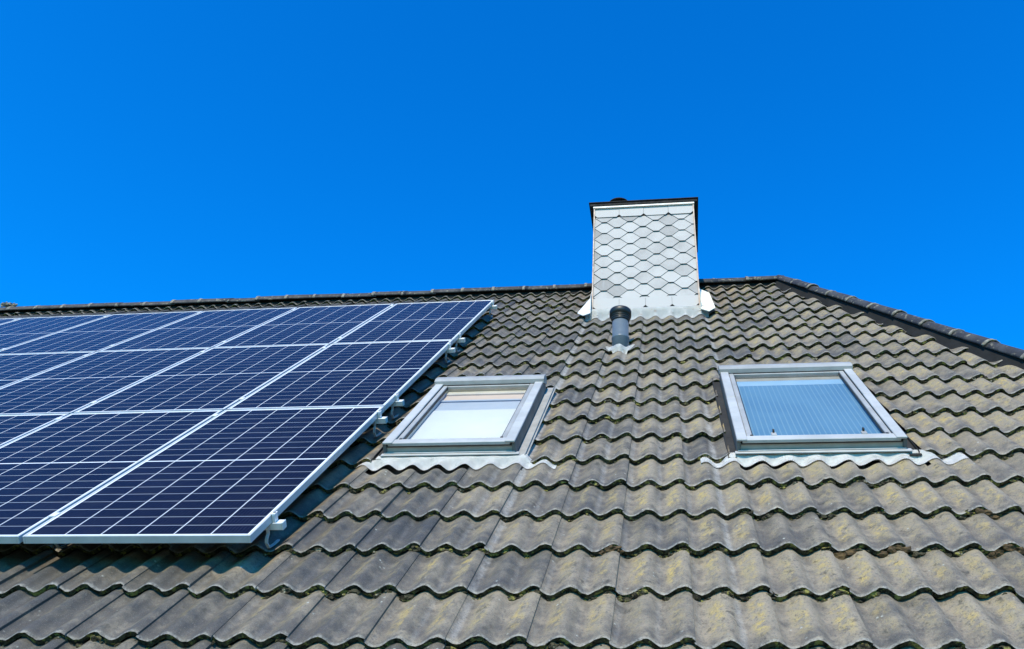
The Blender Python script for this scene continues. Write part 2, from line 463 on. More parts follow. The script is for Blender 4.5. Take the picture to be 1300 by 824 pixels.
streak_col = {}
def front_tint(u, v, j):
    if j not in streak_col: streak_col[j] = rng.random()
    mid = math.exp(-((u - 1.55) / 0.85) ** 2)
    st = 0.50 * mid * (0.25 + 0.75 * streak_col[j]) * (0.45 + 0.55 * min(1, max(0, (v + .3) / 1.4))) + 0.06 + 0.22 * rng.random()
    och = min(1.0, max(0.0, 0.62 + 0.20 * (u - 1.2))) if u < 2.2 else 0.68
    och *= 0.15 + 1.45 * rng.random()
    bright = min(1.0, max(0.0, 0.25 + 0.13 * u + 0.55 * (rng.random() - 0.3)))
    return (bright, min(1, och), min(1, st))

HOLES = [(0.095, 0.960, LIP0 + 3 * STEP - .06, LIP0 + 7 * STEP - .02),      # left roof window
         (2.062, 3.045, LIP0 + 3 * STEP - .06, LIP0 + 7 * STEP - .02),      # right roof window
         (1.03, 2.06, 4.98, 5.95)]                                       # chimney
tw = 2 * LAM
j0 = int((U_LEFT - CREST0) / tw) - 1
j1 = int((U_APEX + HIP_K * (V_RIDGE - V_EAVE) - CREST0) / tw) + 2
V, F, FM, UV, T = tile_field(j0, j1, K0, K1 + 1, tint_fn=front_tint,
                             keep=lambda u, v: u - tw < U_APEX - 0.05 + HIP_K * (V_RIDGE - v))
roof_me = field_mesh('roof', V, F, FM, UV, T)
hn = Vector((1, HIP_K, 0)).normalized()
cut(roof_me, planes=[((U_APEX - 0.045, V_RIDGE, 0), hn), ((0, V_RIDGE - 0.03, 0), (0, 1, 0)), ((U_LEFT, 0, 0), (-1, 0, 0))], holes=HOLES)

# ------------------------------------------------------------------ the house
apex = roof(U_APEX, V_RIDGE, N_CREST)
eave = roof(0, V_EAVE, N_CREST)
Y_R = apex.y; Y_F = eave.y; Y_B = 2 * Y_R - Y_F
X_E = U_APEX + HIP_K * (V_RIDGE - V_EAVE)
HB = Vector(((U_LEFT + X_E) / 2, Y_R, 0))
house = tag(empty('brick_house', HB), 'brick house whose grey wavy tiled roof carries the chimney, skylights and solar panels', 'house')
L_ROOF = ORIGIN - HB
L_WORLD = -HB
front = link('roof', roof_me, house, L_ROOF, RX)

# black underlay below the tiles
d = MB()
e = 0.205
pts = [Vector((U_LEFT + .05, V_EAVE + .1, -e)), Vector((X_E - .3, V_EAVE + .1, -e)), Vector((U_APEX - .12, V_RIDGE - .08, -e)), Vector((U_LEFT + .05, V_RIDGE - .08, -e))]
d.prism(pts, Vector((0, 0, -0.02)), M['deck'])
d.build('underlay', front)

# back slope and hip end in the same tile
rows_lo = [(0.02, 0), (1.0, 0), (1.08, 0)]
V, F, FM, UV, T = tile_field(j0, j1, K0, K1 + 1, nu=8, rows=rows_lo, tint_fn=lambda u, v, j: (rng.random() * .6, .5 * rng.random(), .15))
back_me = field_mesh('roof_back', V, F, FM, UV, T)
# seen from the back u runs the other way: mirror by turning the field round the ridge
cut(back_me, planes=[((0, V_RIDGE - 0.03, 0), (0, 1, 0)), ((U_LEFT, 0, 0), (-1, 0, 0)), ((U_APEX - .03, V_RIDGE, 0), hn)])
bv = np.empty(len(back_me.vertices) * 3, dtype=np.float32); back_me.vertices.foreach_get('co', bv); bv = bv.reshape(-1, 3)
wy = bv[:, 1] * CP - bv[:, 2] * SP; wz = bv[:, 1] * SP + bv[:, 2] * CP + Z0
bv2 = np.stack([bv[:, 0], 2 * Y_R - wy, wz], 1)
back_me.vertices.foreach_set('co', bv2.astype(np.float32).ravel()); back_me.flip_normals()
link('roof_slope', back_me, house, L_WORLD)

ang = math.atan2(SP, HIP_K)
Lh = (apex.z - eave.z) / math.sin(ang)
half = Y_R - Y_F
jh = int(half / tw) + 2
lip_save = LIP0
LIP0 = 0.0
V, F, FM, UV, T = tile_field(-jh, jh, 0, int(Lh / STEP) + 2, nu=8, rows=rows_lo, crest=0.0, tint_fn=lambda u, v, j: (.3 + rng.random() * .5, .6 * rng.random(), .1))
LIP0 = lip_save
V[:, 2] -= N_CREST
hip_me = field_mesh('roof_hip', V, F, FM, UV, T)
k = half / Lh
cut(hip_me, planes=[((0, Lh - .03, 0), Vector((1, k, 0)).normalized()), ((0, Lh - .03, 0), Vector((-1, k, 0)).normalized())])
hv = np.empty(len(hip_me.vertices) * 3, dtype=np.float32); hip_me.vertices.foreach_get('co', hv); hv = hv.reshape(-1, 3)
ca, sa = math.cos(ang), math.sin(ang)
hv2 = np.stack([X_E - hv[:, 1] * ca + hv[:, 2] * sa, Y_R + hv[:, 0], eave.z + hv[:, 1] * sa + hv[:, 2] * ca], 1)
hip_me.vertices.foreach_set('co', hv2.astype(np.float32).ravel())
link('roof_slope', hip_me, house, L_WORLD)

# walls, gutter
w = MB()
wx0, wx1, wy0, wy1, wt = U_LEFT + .25, X_E - .35, Y_F + .4, Y_B - .4, eave.z - .02
w.box(wx0, wx1, wy0, wy1, 0, wt, M['brick'])
gz = lambda y: Z0 + (y * SP - 0.0) / CP - 0.40 if y < Y_R else 0
w.prism([Vector((wx0 + .02, wy0 + .05, wt)), Vector((wx0 + .02, wy1 - .05, wt)), Vector((wx0 + .02, Y_R, apex.z - .32))], Vector((.22, 0, 0)), M['brick'])
w.build('wall', house, L_WORLD)
g = MB()
g.tube([(U_LEFT, Y_F - .05, eave.z - .06), (X_E, Y_F - .05, eave.z - .06)], .06, M['zinc'])
g.build('gutter', house, L_WORLD)
g = MB(); g.box(U_LEFT, X_E - .1, Y_F + .02, wy0, wt - .06, wt - .02, M['wood_white']); g.build('soffit', house, L_WORLD)

# half-round capping tiles
def cap_run(mb, p0, p1, up, length, r0, r1, drop, thick=0.013, over=0.05, half_angle=95, yscale=1.0, rim=.008):
    p0, p1 = Vector(p0), Vector(p1)
    D = (p1 - p0); n = max(1, round(D.length / length)); ax = D.normalized()
    up = (up - ax * up.dot(ax)).normalized(); side = ax.cross(up)
    st = D.length / n
    for i in range(n):
        jit = Vector((rng.normal(), rng.normal(), rng.normal())) * 0.004
        a = p0 + ax * (st * i - 0.01) + jit; b = p0 + ax * (st * (i + 1) + over) + jit
        t = bmesh.new(); seg = 16; ring = []
        # sections: inner thin end .. outer wide end with a raised worn rim
        secs = [(a, r0, 0), (a.lerp(b, .5), (r0 + r1) / 2, 0), (a.lerp(b, .93), r1, 0), (a.lerp(b, .94), r1 + rim, 1), (b, r1 + rim * 1.2, 1)]
        for c, r, mt in secs:
            o, inn = [], []
            for q in range(seg + 1):
                th = math.radians(-half_angle + 2 * half_angle * q / seg)
                dirv = side * math.sin(th) + up * math.cos(th) * yscale
                rr = r + 0.0015 * rng.normal()
                o.append(t.verts.new(c - up * drop + dirv * rr)); inn.append(t.verts.new(c - up * drop + dirv * (r - thick)))
            ring.append((o, inn, mt))
        fl = []
        for (o, inn, m0), (o2, i2, m1) in zip(ring, ring[1:]):
            for q in range(seg):
                f = t.faces.new((o[q], o[q + 1], o2[q + 1], o2[q])); f.material_index = m1
                t.faces.new((inn[q], i2[q], i2[q + 1], inn[q + 1]))
            for q in (0, seg): t.faces.new((o[q], o2[q], i2[q], inn[q]))
        for q in range(seg):
            f = t.faces.new((ring[-1][0][q], ring[-1][0][q + 1], ring[-1][1][q + 1], ring[-1][1][q])); f.material_index = 1
            t.faces.new((ring[0][0][q], ring[0][1][q], ring[0][1][q + 1], ring[0][0][q + 1]))
        bmesh.ops.recalc_face_normals(t, faces=t.faces[:])
        i0, i1 = mb.mi(M['ridge']), mb.mi(M['ridge_rim'])
        for f in t.faces: f.material_index = i1 if f.material_index == 1 else i0; f.smooth = True
        me = bpy.data.meshes.new('tmp'); t.to_mesh(me); t.free(); mb.bm.from_mesh(me); bpy.data.meshes.remove(me)

rtop = roof(0, V_RIDGE, N_CREST)
rc = MB()
RIDGE_Z = rtop.z + 0.012
cap_run(rc, (U_APEX + .06, Y_R, RIDGE_Z + .004), (U_LEFT, Y_R, RIDGE_Z), Vector((0, 0, 1)), 0.36, .115, .118, .070, yscale=.80, rim=.004)
rc.build('ridge_capping', house, L_WORLD)
hc = MB()
upf = roof(0, 0, 1) - roof(0, 0, 0)
uph = Vector((sa, 0, ca))
for sgn in (1, -1):
    p0 = apex + Vector((0, 0, .015)); p1 = Vector((X_E, Y_R - sgn * (Y_R - Y_F), eave.z + .01))
    u_ = Vector((uph.x + upf.x, sgn * upf.y, uph.z + upf.z)).normalized()
    cap_run(hc, p0 + (p1 - p0).normalized() * .06, p1, u_, 0.39, .070, .078, .002, rim=.004)
hc.build('hip_capping', house, L_WORLD)
bd = MB()       # filler closing the gap under the caps; its black is painted shade
for sgn in (1, -1):
    p0 = apex + Vector((0, 0, .01)); p1 = Vector((X_E, Y_R - sgn * (Y_R - Y_F), eave.z))
    ax = (p1 - p0).normalized(); u_ = Vector((uph.x + upf.x, sgn * upf.y, uph.z + upf.z)).normalized()
    u_ = (u_ - ax * u_.dot(ax)).normalized(); sd_ = ax.cross(u_)
    bd.prism([p0 + sd_ * .062 - u_ * .10, p0 + sd_ * .048 + u_ * .03, p0 - sd_ * .048 + u_ * .03, p0 - sd_ * .062 - u_ * .10], p1 - p0, M['shade_bedding'])
bd.prism([Vector((U_LEFT, Y_R - .085, RIDGE_Z - .16)), Vector((U_LEFT, Y_R - .06, RIDGE_Z - .03)), Vector((U_LEFT, Y_R + .06, RIDGE_Z - .03)), Vector((U_LEFT, Y_R + .085, RIDGE_Z - .16))], Vector((U_APEX - U_LEFT, 0, 0)), M['shade_bedding'])
bd.build('shade_bedding', house, L_WORLD)

# moss cushions in the gaps under the tile lips
mo = MB()
ico = bmesh.new(); bmesh.ops.create_icosphere(ico, subdivisions=2, radius=1)
ico_v = np.array([v.co[:] for v in ico.verts]); ico_f = [[v.index for v in f.verts] for f in ico.faces]; ico.free()
mv, mf, mm = [], [], []
def clump(u, v, n, r, mat):
    b = sum(len(x) for x in mv)
    a = ico_v * (1 + 0.28 * rng.normal(size=(len(ico_v), 1))) * np.array([r * (1 + .5 * rng.random()), r * .7, r * .75]) + np.array([u, v, n])
    mv.append(a); mf.extend([[i + b for i in f] for f in ico_f]); mm.extend([mat] * len(ico_f))
nb = 0
def in_hole(u, v): return any(a < u < b and c - .1 < v < d for a, b, c, d in HOLES)
for kk in range(K0, K1):
    v = LIP0 + kk * STEP
    uu = -0.1 if v > -.3 else -1.6
    uend = U_APEX + HIP_K * (V_RIDGE - v) - .1
    dens = 1.0 if v < 2.6 else 0.55
    while uu < uend:
        uu += rng.exponential(0.014 / dens)
        local = noise.noise((uu * 2.2, kk * 1.7, 3.3))
        if rng.random() > 0.45 + 0.8 * local: continue
        if in_hole(uu, v + .01) or in_hole(uu, v - .05): continue
        if 1.0 < uu < 2.1 and v > 4.8: continue
        r = min(.020, max(.005, rng.lognormal(math.log(.0088), .45)))
        nn = N_CREST + AMP * float(wave(np.array((uu - CREST0) / LAM))) - LIFT
        clump(uu, v + 0.002 - 0.005 * rng.random(), nn + r * .35, r, 0 if rng.random() < .72 else 1)
for (u, v) in ((1.50, .172), (3.05, .172), (2.62, .172), (3.33, .515), (3.1, .515), (2.45, .172)):      # the few big brown cushions
    for q in range(5):
        uu = u + .02 * rng.normal(); clump(uu, v - .004, tile_n(uu, v - .001) + .008, .016 + .006 * rng.random(), 2)
for q in range(9):
    uu = -6.55 + .09 * rng.normal(); clump(uu, V_RIDGE + .02 + .02 * rng.normal(), -.052 + .008 * rng.normal(), .026 + .012 * rng.random(), 3)
me = bpy.data.meshes.new('moss'); me.from_pydata(np.concatenate(mv).tolist(), [], mf)
M['moss_brown'] = weathered('brown_moss', (0.05, 0.03, 0.012), (0.13, 0.08, 0.03), 60, 0.95, 0, 0.8)
for m in ('moss', 'moss_grey', 'moss_brown', 'ridge_rim'): me.materials.append(M[m])
me.polygons.foreach_set('material_index', mm)
tag(link('moss', me, front), kind='stuff')

# ------------------------------------------------------------------ chimney
CX0, CX1, CY0 = 1.025, 2.070, 3.650
CY1 = CY0 + 0.85
CZT = 4.815 + Z0
zb = 3.10 + Z0
ch = MB(); ch.box(CX0 + .012, CX1 - .012, CY0 + .012, CY1 - .012, zb, CZT - .002, M['slate_side'])
chimney = ch.build('chimney', house, L_WORLD)

def slate_wall(name, x0, x1, z0, z1, place, mat, seed):
    """honeycomb slating on a rectangle; place(x, out, z) maps to the house frame"""
    r_ = random.Random(seed)
    V, F, FM, T = [], [], [], []
    cs, rs, fl, th = 0.268, 0.0735, 0.054, 0.009
    def poly(pts, outs, tint):
        # clip to x0..x1 and z0..z1
        P = [(x, z, o) for (x, z), o in zip(pts, outs)]
        def clip(P, ax, lim, sgn):
            out = []
            for i in range(len(P)):
                a, b = P[i], P[(i + 1) % len(P)]
                da, db = sgn * (a[ax] - lim), sgn * (b[ax] - lim)
                if da >= 0: out.append(a)
                if da * db < 0:
                    t = da / (da - db); out.append(tuple(a[q] + t * (b[q] - a[q]) for q in range(3)))
            return out
        for ax, lim, sg in ((0, x0, 1), (0, x1, -1), (1, z0, 1), (1, z1, -1)):
            P = clip(P, ax, lim, sg)
            if len(P) < 3: return
        b = len(V); n = len(P)
        for x, z, o in P: V.append(place(x, o, z)); T.append((tint, tint, tint, 1))
        for x, z, o in P: V.append(place(x, o - th, z)); T.append((tint, tint, tint, 1))
        F.append([b + i for i in range(n)]); FM.append(0)
        for i in range(n):
            j = (i + 1) % n
            F.append([b + i, b + n + i, b + n + j, b + j]); FM.append(1)  # edge faces get black, a painted shadow under each slate
    nr = int((z1 - z0) / rs) + 3
    for r in range(-1, nr):
        zz = z0 - .045 + r * rs
        for c in range(-1, int((x1 - x0) / cs) + 3):
            xc = x0 + 0.106 + (c + (0.5 if r % 2 else 0)) * cs + r_.uniform(-.003, .003)
            zj = zz + r_.uniform(-.0025, .0025)
            g = .0018
            tint = min(1, max(0, r_.gauss(.66, .15))) if r_.random() > .12 else r_.uniform(0, .25)
            a_, b_ = cs / 2 - fl / 2 - g, cs / 2 - g
            pts = [(xc - fl / 2, zj), (xc + fl / 2, zj), (xc + a_, zj + rs - .002), (xc + b_, zj + rs + .010), (xc + b_, zj + 2 * rs + .012), (xc - b_, zj + 2 * rs + .012), (xc - b_, zj + rs + .010), (xc - a_, zj + rs - .002)]
            lo = 0.024 + r_.uniform(-.001, .002)
            poly(pts, [lo, lo, lo - .006, lo - .007, lo - .014, lo - .014, lo - .007, lo - .006], tint)
    me = bpy.data.meshes.new(name); me.from_pydata([tuple(v) for v in V], [], F)
    me.materials.append(mat); me.materials.append(M['slate_dark'])
    me.polygons.foreach_set('material_index', FM)
    at = me.attributes.new('tint', 'FLOAT_COLOR', 'POINT'); at.data.foreach_set('color', np.array(T, dtype=np.float32).ravel())
    bm = bmesh.new(); bm.from_mesh(me); bmesh.ops.recalc_face_normals(bm, faces=bm.faces[:]); bm.to_mesh(me); bm.free()
    return link(name, me, chimney)
zl, zh = 3.63 + Z0, 4.684 + Z0
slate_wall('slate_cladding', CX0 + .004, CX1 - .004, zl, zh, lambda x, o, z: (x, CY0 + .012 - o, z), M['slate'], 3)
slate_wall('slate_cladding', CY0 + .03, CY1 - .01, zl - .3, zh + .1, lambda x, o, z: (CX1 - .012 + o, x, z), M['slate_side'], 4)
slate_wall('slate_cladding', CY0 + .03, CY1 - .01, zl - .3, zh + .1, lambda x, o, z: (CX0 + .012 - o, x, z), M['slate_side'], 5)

def band(name, za, zb_, notch):
    """plain slates in a row; the lower edge shows the cut corners of a starter row"""
    b = MB(); n = 4; wdt = (CX1 - CX0 - .008) / n
    for i in range(n):
        xa, xb = CX0 + .004 + i * wdt + .0012, CX0 + .004 + (i + 1) * wdt - .0012
        y = CY0 - .012 - .0012 * (i % 2)
        c = notch
        b.prism([Vector((xa, y, zb_)), Vector((xb, y, zb_)), Vector((xb, y - .003, za + c)), Vector((xb - c, y - .004, za)), Vector((xa + c, y - .004, za)), Vector((xa, y - .003, za + c))], Vector((0, .006, 0)), M['slate'])
    o = b.build(name, chimney)
    at = o.data.attributes.new('tint', 'FLOAT_COLOR', 'POINT')
    at.data.foreach_set('color', np.tile(np.array([1, 1, 1, 1], dtype=np.float32), len(o.data.vertices)))
    return o
band('slate_band', zh - .004, 4.797 + Z0, .028)
band('slate_band', 3.508 + Z0, zl + .004, .030)
# dark joint line beneath the upper band and a strip behind the lower one
b = MB(); b.box(CX0 + .004, CX1 - .004, CY0 + .004, CY0 + .013, 3.40 + Z0, zh + .12, M['slate_dark']); b.build('backing', chimney)
for x in (CX0 - .008, CX1 - .006):
    b = MB(); b.box(x, x + .014, CY0 - .024, CY0 + .02, 3.47 + Z0, 4.798 + Z0, M['trim_brown'], .002); b.build('corner_strip', chimney)
b = MB(); b.box(CX0 - .012, CX1 + .012, CY0 - .034, CY0 + .01, 4.797 + Z0, 4.818 + Z0, M['trim_white'], .002); b.build('white_strip', chimney)
b = MB(); b.box(CX0 - .048, CX1 + .046, CY0 - .038, CY1 + .05, 4.821 + Z0, 4.858 + Z0, M['cap_dark'], .004)
b.box(CX0 - .06, CX1 + .058, CY0 - .050, CY1 + .06, 4.857 + Z0, 4.872 + Z0, M['cap_dark'], .004)
cap = b.build('cap', chimney)
b = MB(); b.lathe((1.27, CY0 + .22, 4.870 + Z0), [(.09, 0), (.09, .17), (.12, .17), (.115, .185), (.07, .20), (.0001, .205)], M['cap_dark']); b.build('flue_cowl', cap)
# front lead apron, dressed over the waves
def apron(u0, u1, v_top, n_top, v_bot, mat, pleat=0.0, nu=None, lift=.010, pl=.009, amp_e=.012, flat=None):
    b = MB()
    nu = nu or int((u1 - u0) / .004)
    def fn(a, t):
        u = u0 + (u1 - u0) * a
        vb = v_bot + amp_e * .4 * math.sin(u * 9.1) + .004 * math.sin(u * 31)
        v = v_top + (vb - v_top) * t
        k_ = LIP0 + math.floor((v_bot - LIP0) / STEP) * STEP
        s = (v - k_) / STEP
        nt = N_CREST + AMP * float(wave(np.array((u - CREST0) / LAM))) - LIFT * s + lift
        w_ = min(1, max(0, (t - .10) / .6)); w_ = w_ * w_ * (3 - 2 * w_)
        if flat:        # beyond the window the sheet lies on the waves, under the next course
            e_ = max(flat[0] - u, u - flat[1], 0) / .05
            w_ = max(w_, min(1, e_))
        n = n_top * (1 - w_) + nt * w_
        return Vector((u, v, n + pleat * math.sin(2 * math.pi * u / pl)))
    b.grid(fn, nu, 10, mat, thick=.003)
    return b
ap = apron(.96, 2.15, 5.045, -.085, 4.885, M['lead'])
ap.build('apron_flashing', chimney, ORIGIN, RX)
b = MB(); b.box(CX0 - .002, CX1 + .002, CY0 - .016, CY0 + .006, 3.44 + Z0, 3.506 + Z0, M['lead']); b.build('lead_upstand', chimney)
# side flashings: lead sheets turned up beside the stack
b = MB()
b.prism([Vector((2.082, 4.94, -.10)), Vector((2.150, 4.84, -.105)), Vector((2.212, 4.90, -.085)), Vector((2.188, 5.48, -.045)), Vector((2.082, 5.62, -.02))], Vector((0, 0, -.005)), M['lead_cream'])
b.prism([Vector((2.078, 4.94, -.10)), Vector((2.078, 5.62, -.02)), Vector((2.078, 5.62, .10)), Vector((2.078, 5.04, .03))], Vector((.004, 0, 0)), M['lead_cream'])
b.build('side_flashing', chimney, ORIGIN, RX)
b = MB()
b.prism([Vector((1.010, 4.92, -.10)), Vector((.952, 4.84, -.105)), Vector((.888, 4.92, -.095)), Vector((.968, 5.52, -.06)), Vector((1.010, 5.55, -.03))], Vector((0, 0, -.005)), M['lead'])
b.prism([Vector((1.012, 4.92, -.10)), Vector((1.012, 5.55, -.02)), Vector((1.012, 5.50, .10)), Vector((1.012, 5.04, .03))], Vector((.004, 0, 0)), M['lead'])
b.build('side_flashing', chimney, ORIGIN, RX)

# ------------------------------------------------------------------ vent pipe
PX, PY, PZ = 1.360, 2.765, 2.50 + Z0
b = MB(); b.lathe((PX, PY, PZ), [(.071, -.10), (.071, .105), (.0745, .108), (.0745, .124), (.069, .128), (.069, .30)], M['pipe'])
pipe = b.build('vent_pipe', house, L_WORLD)
b = MB(); b.lathe((PX, PY, PZ), [(.066, .285), (.074, .285), (.076, .300), (.074, .304), (.080, .306), (.080, .318), (.074, .320), (.084, .322), (.084, .334), (.080, .336), (.092, .338), (.094, .385), (.088, .398), (.070, .404), (.0001, .406)], M['pipe_black']); b.build('cap', pipe)
fl = MB()
def pf(a, t):
    th = 2 * math.pi * a; r = .065 + .055 * t
    u = PX + r * math.cos(th) * 1.0
    base_v = (PY * CP + (PZ - Z0) * SP)
    v = base_v + r * math.sin(th) * (1.2 if math.sin(th) < 0 else 1.5)
    n = tile_n(u, v) + .006 + .020 * (1 - t) ** 2
    return Vector((u, v, n))
fl.grid(pf, 64, 6, M['lead'], thick=.003)
fl.build('flashing_collar', pipe, ORIGIN, RX)

# ------------------------------------------------------------------ roof windows
def roof_window(u0, u1, v0, v1, hood, side, kind):
    """outer frame u0..u1, v0..v1 (hood included) in the roof frame"""
    nt, nb = -.052, -.150
    b = MB()       # casing: side channels and lower body
    for a, c in ((u0, u0 + .02), (u1 - .02, u1)):
        b.box(a, c, v0 + .005, v1 - .03, nb - .03, nt - .012, M['side_metal'], .002)
    b.box(u0 + .02, u1 - .02, v0 + .012, v0 + .03, nb, nt - .030, M['sill_metal'], .002)
    b.box(u0 + .02, u1 - .02, v1 - .07, v1 - .04, nb - .03, nt - .02, M['side_metal'])
    win = b.build('roof_window', house, L_ROOF, RX)
    jv = v0 + (v1 - v0) * .52       # light side covers with a joint
    for a, c in ((u0 + .001, u0 + side), (u1 - side, u1 - .001)):
        b = MB()
        b.box(a, c, v0 - .004, jv - .001, nt - .013, nt, M['cover_light'], .003)
        b.box(a + .001, c - .001, jv + .001, v1 - hood + .02, nt - .012, nt + .001, M['cover_light'], .003)
        b.build('side_cover', win)
    b = MB()       # rounded hood at the top
    b.prism([Vector((u0 - .004, v1 - hood, nt - .008)), Vector((u0 - .004, v1 - hood + .006, nt + .020)), Vector((u0 - .004, v1 - hood + .04, nt + .030)), Vector((u0 - .004, v1 - .03, nt + .022)), Vector((u0 - .004, v1, nt - .010)), Vector((u0 - .004, v1, nb + .04))],
            Vector((u1 - u0 + .008, 0, 0)), M['cover'])
    b.box(u0 + .002, u1 - .002, v1 - hood - .006, v1 - hood + .004, nt - .016, nt - .006, M['gasket'])
    b.build('hood', win)
    # sash
    s0, s1, sv0, sv1 = u0 + side + .003, u1 - side - .003, v0 + .002, v1 - hood - .002
    b = MB()
    fw, bot = .030, .062
    b.box(s0, s0 + fw, sv0 + bot + .001, sv1, nt - .040, nt - .010, M['cover'], .003)
    b.box(s1 - fw, s1, sv0 + bot + .001, sv1, nt - .040, nt - .010, M['cover'], .003)
    b.box(u0 + .03, u1 - .03, sv0, sv0 + bot, nt - .026, nt - .006, M['cover_light'], .003)
    b.box(s0 + fw + .001, s1 - fw - .001, sv1 - .02, sv1, nt - .040, nt - .012, M['cover'], .002)
    sash = b.build('sash', win)
    g0, g1, gv0, gv1 = s0 + fw, s1 - fw, sv0 + bot, sv1 - .02
    b = MB()
    for a, c, e, f in ((g0, g0 + .006, gv0, gv1), (g1 - .006, g1, gv0, gv1)):
        b.box(a + .0005, c - .0005, e + .001, f - .001, nt - .030, nt - .017, M['gasket'])
    b.box(g0 + .006, g1 - .006, gv0 + .0005, gv0 + .012, nt - .030, nt - .016, M['cover_light'], .001)
    for a in (g0 - .012, g1 - .004): b.box(a, a + .016, gv0 - .006, gv0 + .010, nt - .020, nt - .003, M['gasket'], .002)
    b.box(u0 + .022, u1 - .022, v0 + .006, v0 + .020, nt - .034, nt - .026, M['gasket'])
    b.build('gasket', win)
    b = MB(); b.grid(lambda a, t: Vector((g0 + .004 + (g1 - g0 - .008) * a, gv0 + .004 + (gv1 - gv0 - .006) * t, nt - .024)), 1, 1, M['glass'], smooth=False); b.build('pane', win)
    # behind the glass: shallow white reveal and the blind
    dn = nt - .135
    b = MB()
    rm = M['white_blind'] if kind == 'white' else M['pale_blue']
    b.box(g0 - .012, g0 - .002, gv0 - .02, gv1 + .02, dn, nt - .041, rm)
    b.box(g1 + .002, g1 + .012, gv0 - .02, gv1 + .02, dn, nt - .041, rm)
    b.box(g0 - .001, g1 + .001, gv1 + .006, gv1 + .016, dn, nt - .041, M['cream'])
    b.box(g0 - .012, g1 + .012, gv0 - .02, gv1 + .02, dn - .012, dn - .002, M['beige'] if kind == 'white' else M['cream'])
    b.build('lining', win)
    b = MB()
    if kind == 'white':
        h = gv1 - gv0
        b.box(g0 + .002, g1 - .002, gv0 + h * .835, gv1 - .001, nt - .066, nt - .060, M['beige'])
        b.box(g0 + .002, g1 - .002, gv0 + h * .94, gv1 - .001, nt - .0595, nt - .050, M['cream'])
        b.box(g0 + .002, g1 - .002, gv0 - .01, gv0 + h * .63, nt - .062, nt - .056, M['white_blind'])
        b.box(g0 + .002, g1 - .002, gv0 + h * .63, gv0 + h * .80, nt - .075, nt - .060, M['grey_blind'], .003)
        b.build('blind', win)
        b = MB(); b.box(g0 + .002, g1 - .002, gv0 + h * .81, gv0 + h * .83, nt - .066, nt - .052, M['grey_blind'], .003)
        b.build('blind_rail', win)
    else:
        h = gv1 - gv0
        b.box(g0 + .002, g1 - .002, gv0 - .01, gv0 + h * .86, nt - .050, nt - .044, M['blue_blind'])
        b.build('blind', win)
        b = MB(); b.box(g0 + .002, g1 - .002, gv0 + h * .861, gv0 + h * .945, nt - .052, nt - .042, M['pale_blue'], .002)
        b.box(g0 + .002, g1 - .002, gv0 + h * .946, gv1 - .001, nt - .050, nt - .0425, M['sill_metal'])
        b.build('blind_rail', win)
        for q in (.165, .84):
            b = MB(); x = g0 + (g1 - g0) * q
            b.box(x - .014, x + .014, gv0 - .006, gv0 + .036, nt - .014, nt - .002, M['cover'], .002)
            b.box(x - .005, x + .005, gv0 + .026, gv0 + .046, nt - .006, nt + .014, M['gasket'], .002)
            b.build('clip', win)
    # side gutters; the near-black ones have their shade in the colour
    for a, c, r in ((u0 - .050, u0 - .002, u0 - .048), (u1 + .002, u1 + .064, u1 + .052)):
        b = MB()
        gm = M['lead_grey'] if kind == 'white' and a > u0 + .1 else M['lead_shade']
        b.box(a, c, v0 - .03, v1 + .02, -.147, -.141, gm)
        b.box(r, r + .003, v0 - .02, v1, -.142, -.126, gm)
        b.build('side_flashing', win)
    b = MB()
    b.box(u0 - .01, u1 + .02, v0 - .022, v0 + .011, -.128, -.122, M['cover_light'], .001)
    b.box(u0 + .005, u1 - .005, v0 - .002, v0 + .011, -.121, -.116, M['cover_light'], .001)
    b.build('sill', win)
    return win

w1 = roof_window(.150, .905, 1.245, 2.520, .135, .058, 'white')
tag(w1, 'left roof window with a white blind half drawn behind its pane')
ap = apron(.020, 1.135, 1.245, -.132, 1.135, M['apron'], flat=(.12, .96))
ap.build('apron_flashing', w1)
w2 = roof_window(2.098, 2.962, 1.200, 2.630, .130, .055, 'blue')
tag(w2, 'right roof window with a blue pinstriped blind and two small clips on its lower edge')
ap = apron(1.905, 3.240, 1.215, -.132, 1.115, M['apron'], pleat=.0016, flat=(2.07, 3.04))
ap.build('apron_flashing', w2)

# ------------------------------------------------------------------ solar panels
PW, PH, PU, PV = 1.040, 1.7515, 1.058, 1.7686
fw = .011
def make_panel():
    root = empty('solar_panel', (0, 0, 0), RX)
    b = MB()
    b.box(-PW / 2, -PW / 2 + fw, 0, PH, -.035, 0, M['alu'], .0012)
    b.box(PW / 2 - fw, PW / 2, 0, PH, -.035, 0, M['alu'], .0012)
    b.box(-PW / 2 + fw, PW / 2 - fw, .0004, fw, -.035, -.0002, M['alu'], .0012)
    b.box(-PW / 2 + fw, PW / 2 - fw, PH - fw, PH - .0004, -.035, -.0002, M['alu'], .0012)
    b.box(-PW / 2 + fw, PW / 2 - fw, fw, .032, -.0348, -.033, M['alu'])
    b.build('frame', root)
    w, h = PW - 2 * fw, PH - 2 * fw
    me = bpy.data.meshes.new('solar_glass')
    z = -.0025
    me.from_pydata([(-w / 2, fw, z), (w / 2, fw, z), (w / 2, fw + h, z), (-w / 2, fw + h, z),
                    (-w / 2, fw, z - .005), (w / 2, fw, z - .005), (w / 2, fw + h, z - .005), (-w / 2, fw + h, z - .005)], [],
                   [(0, 1, 2, 3), (7, 6, 5, 4)])
    ul = me.uv_layers.new(name='metres')
    for lp in me.loops:
        c = me.vertices[lp.vertex_index].co
        ul.data[lp.index].uv = (c.x + w / 2, c.y - fw)
    me.materials.append(solar_material(w, h)); me.materials.append(M['alu_bright'])
    me.polygons[1].material_index = 1
    link('solar_glass', me, root)
    return root
proto = make_panel()
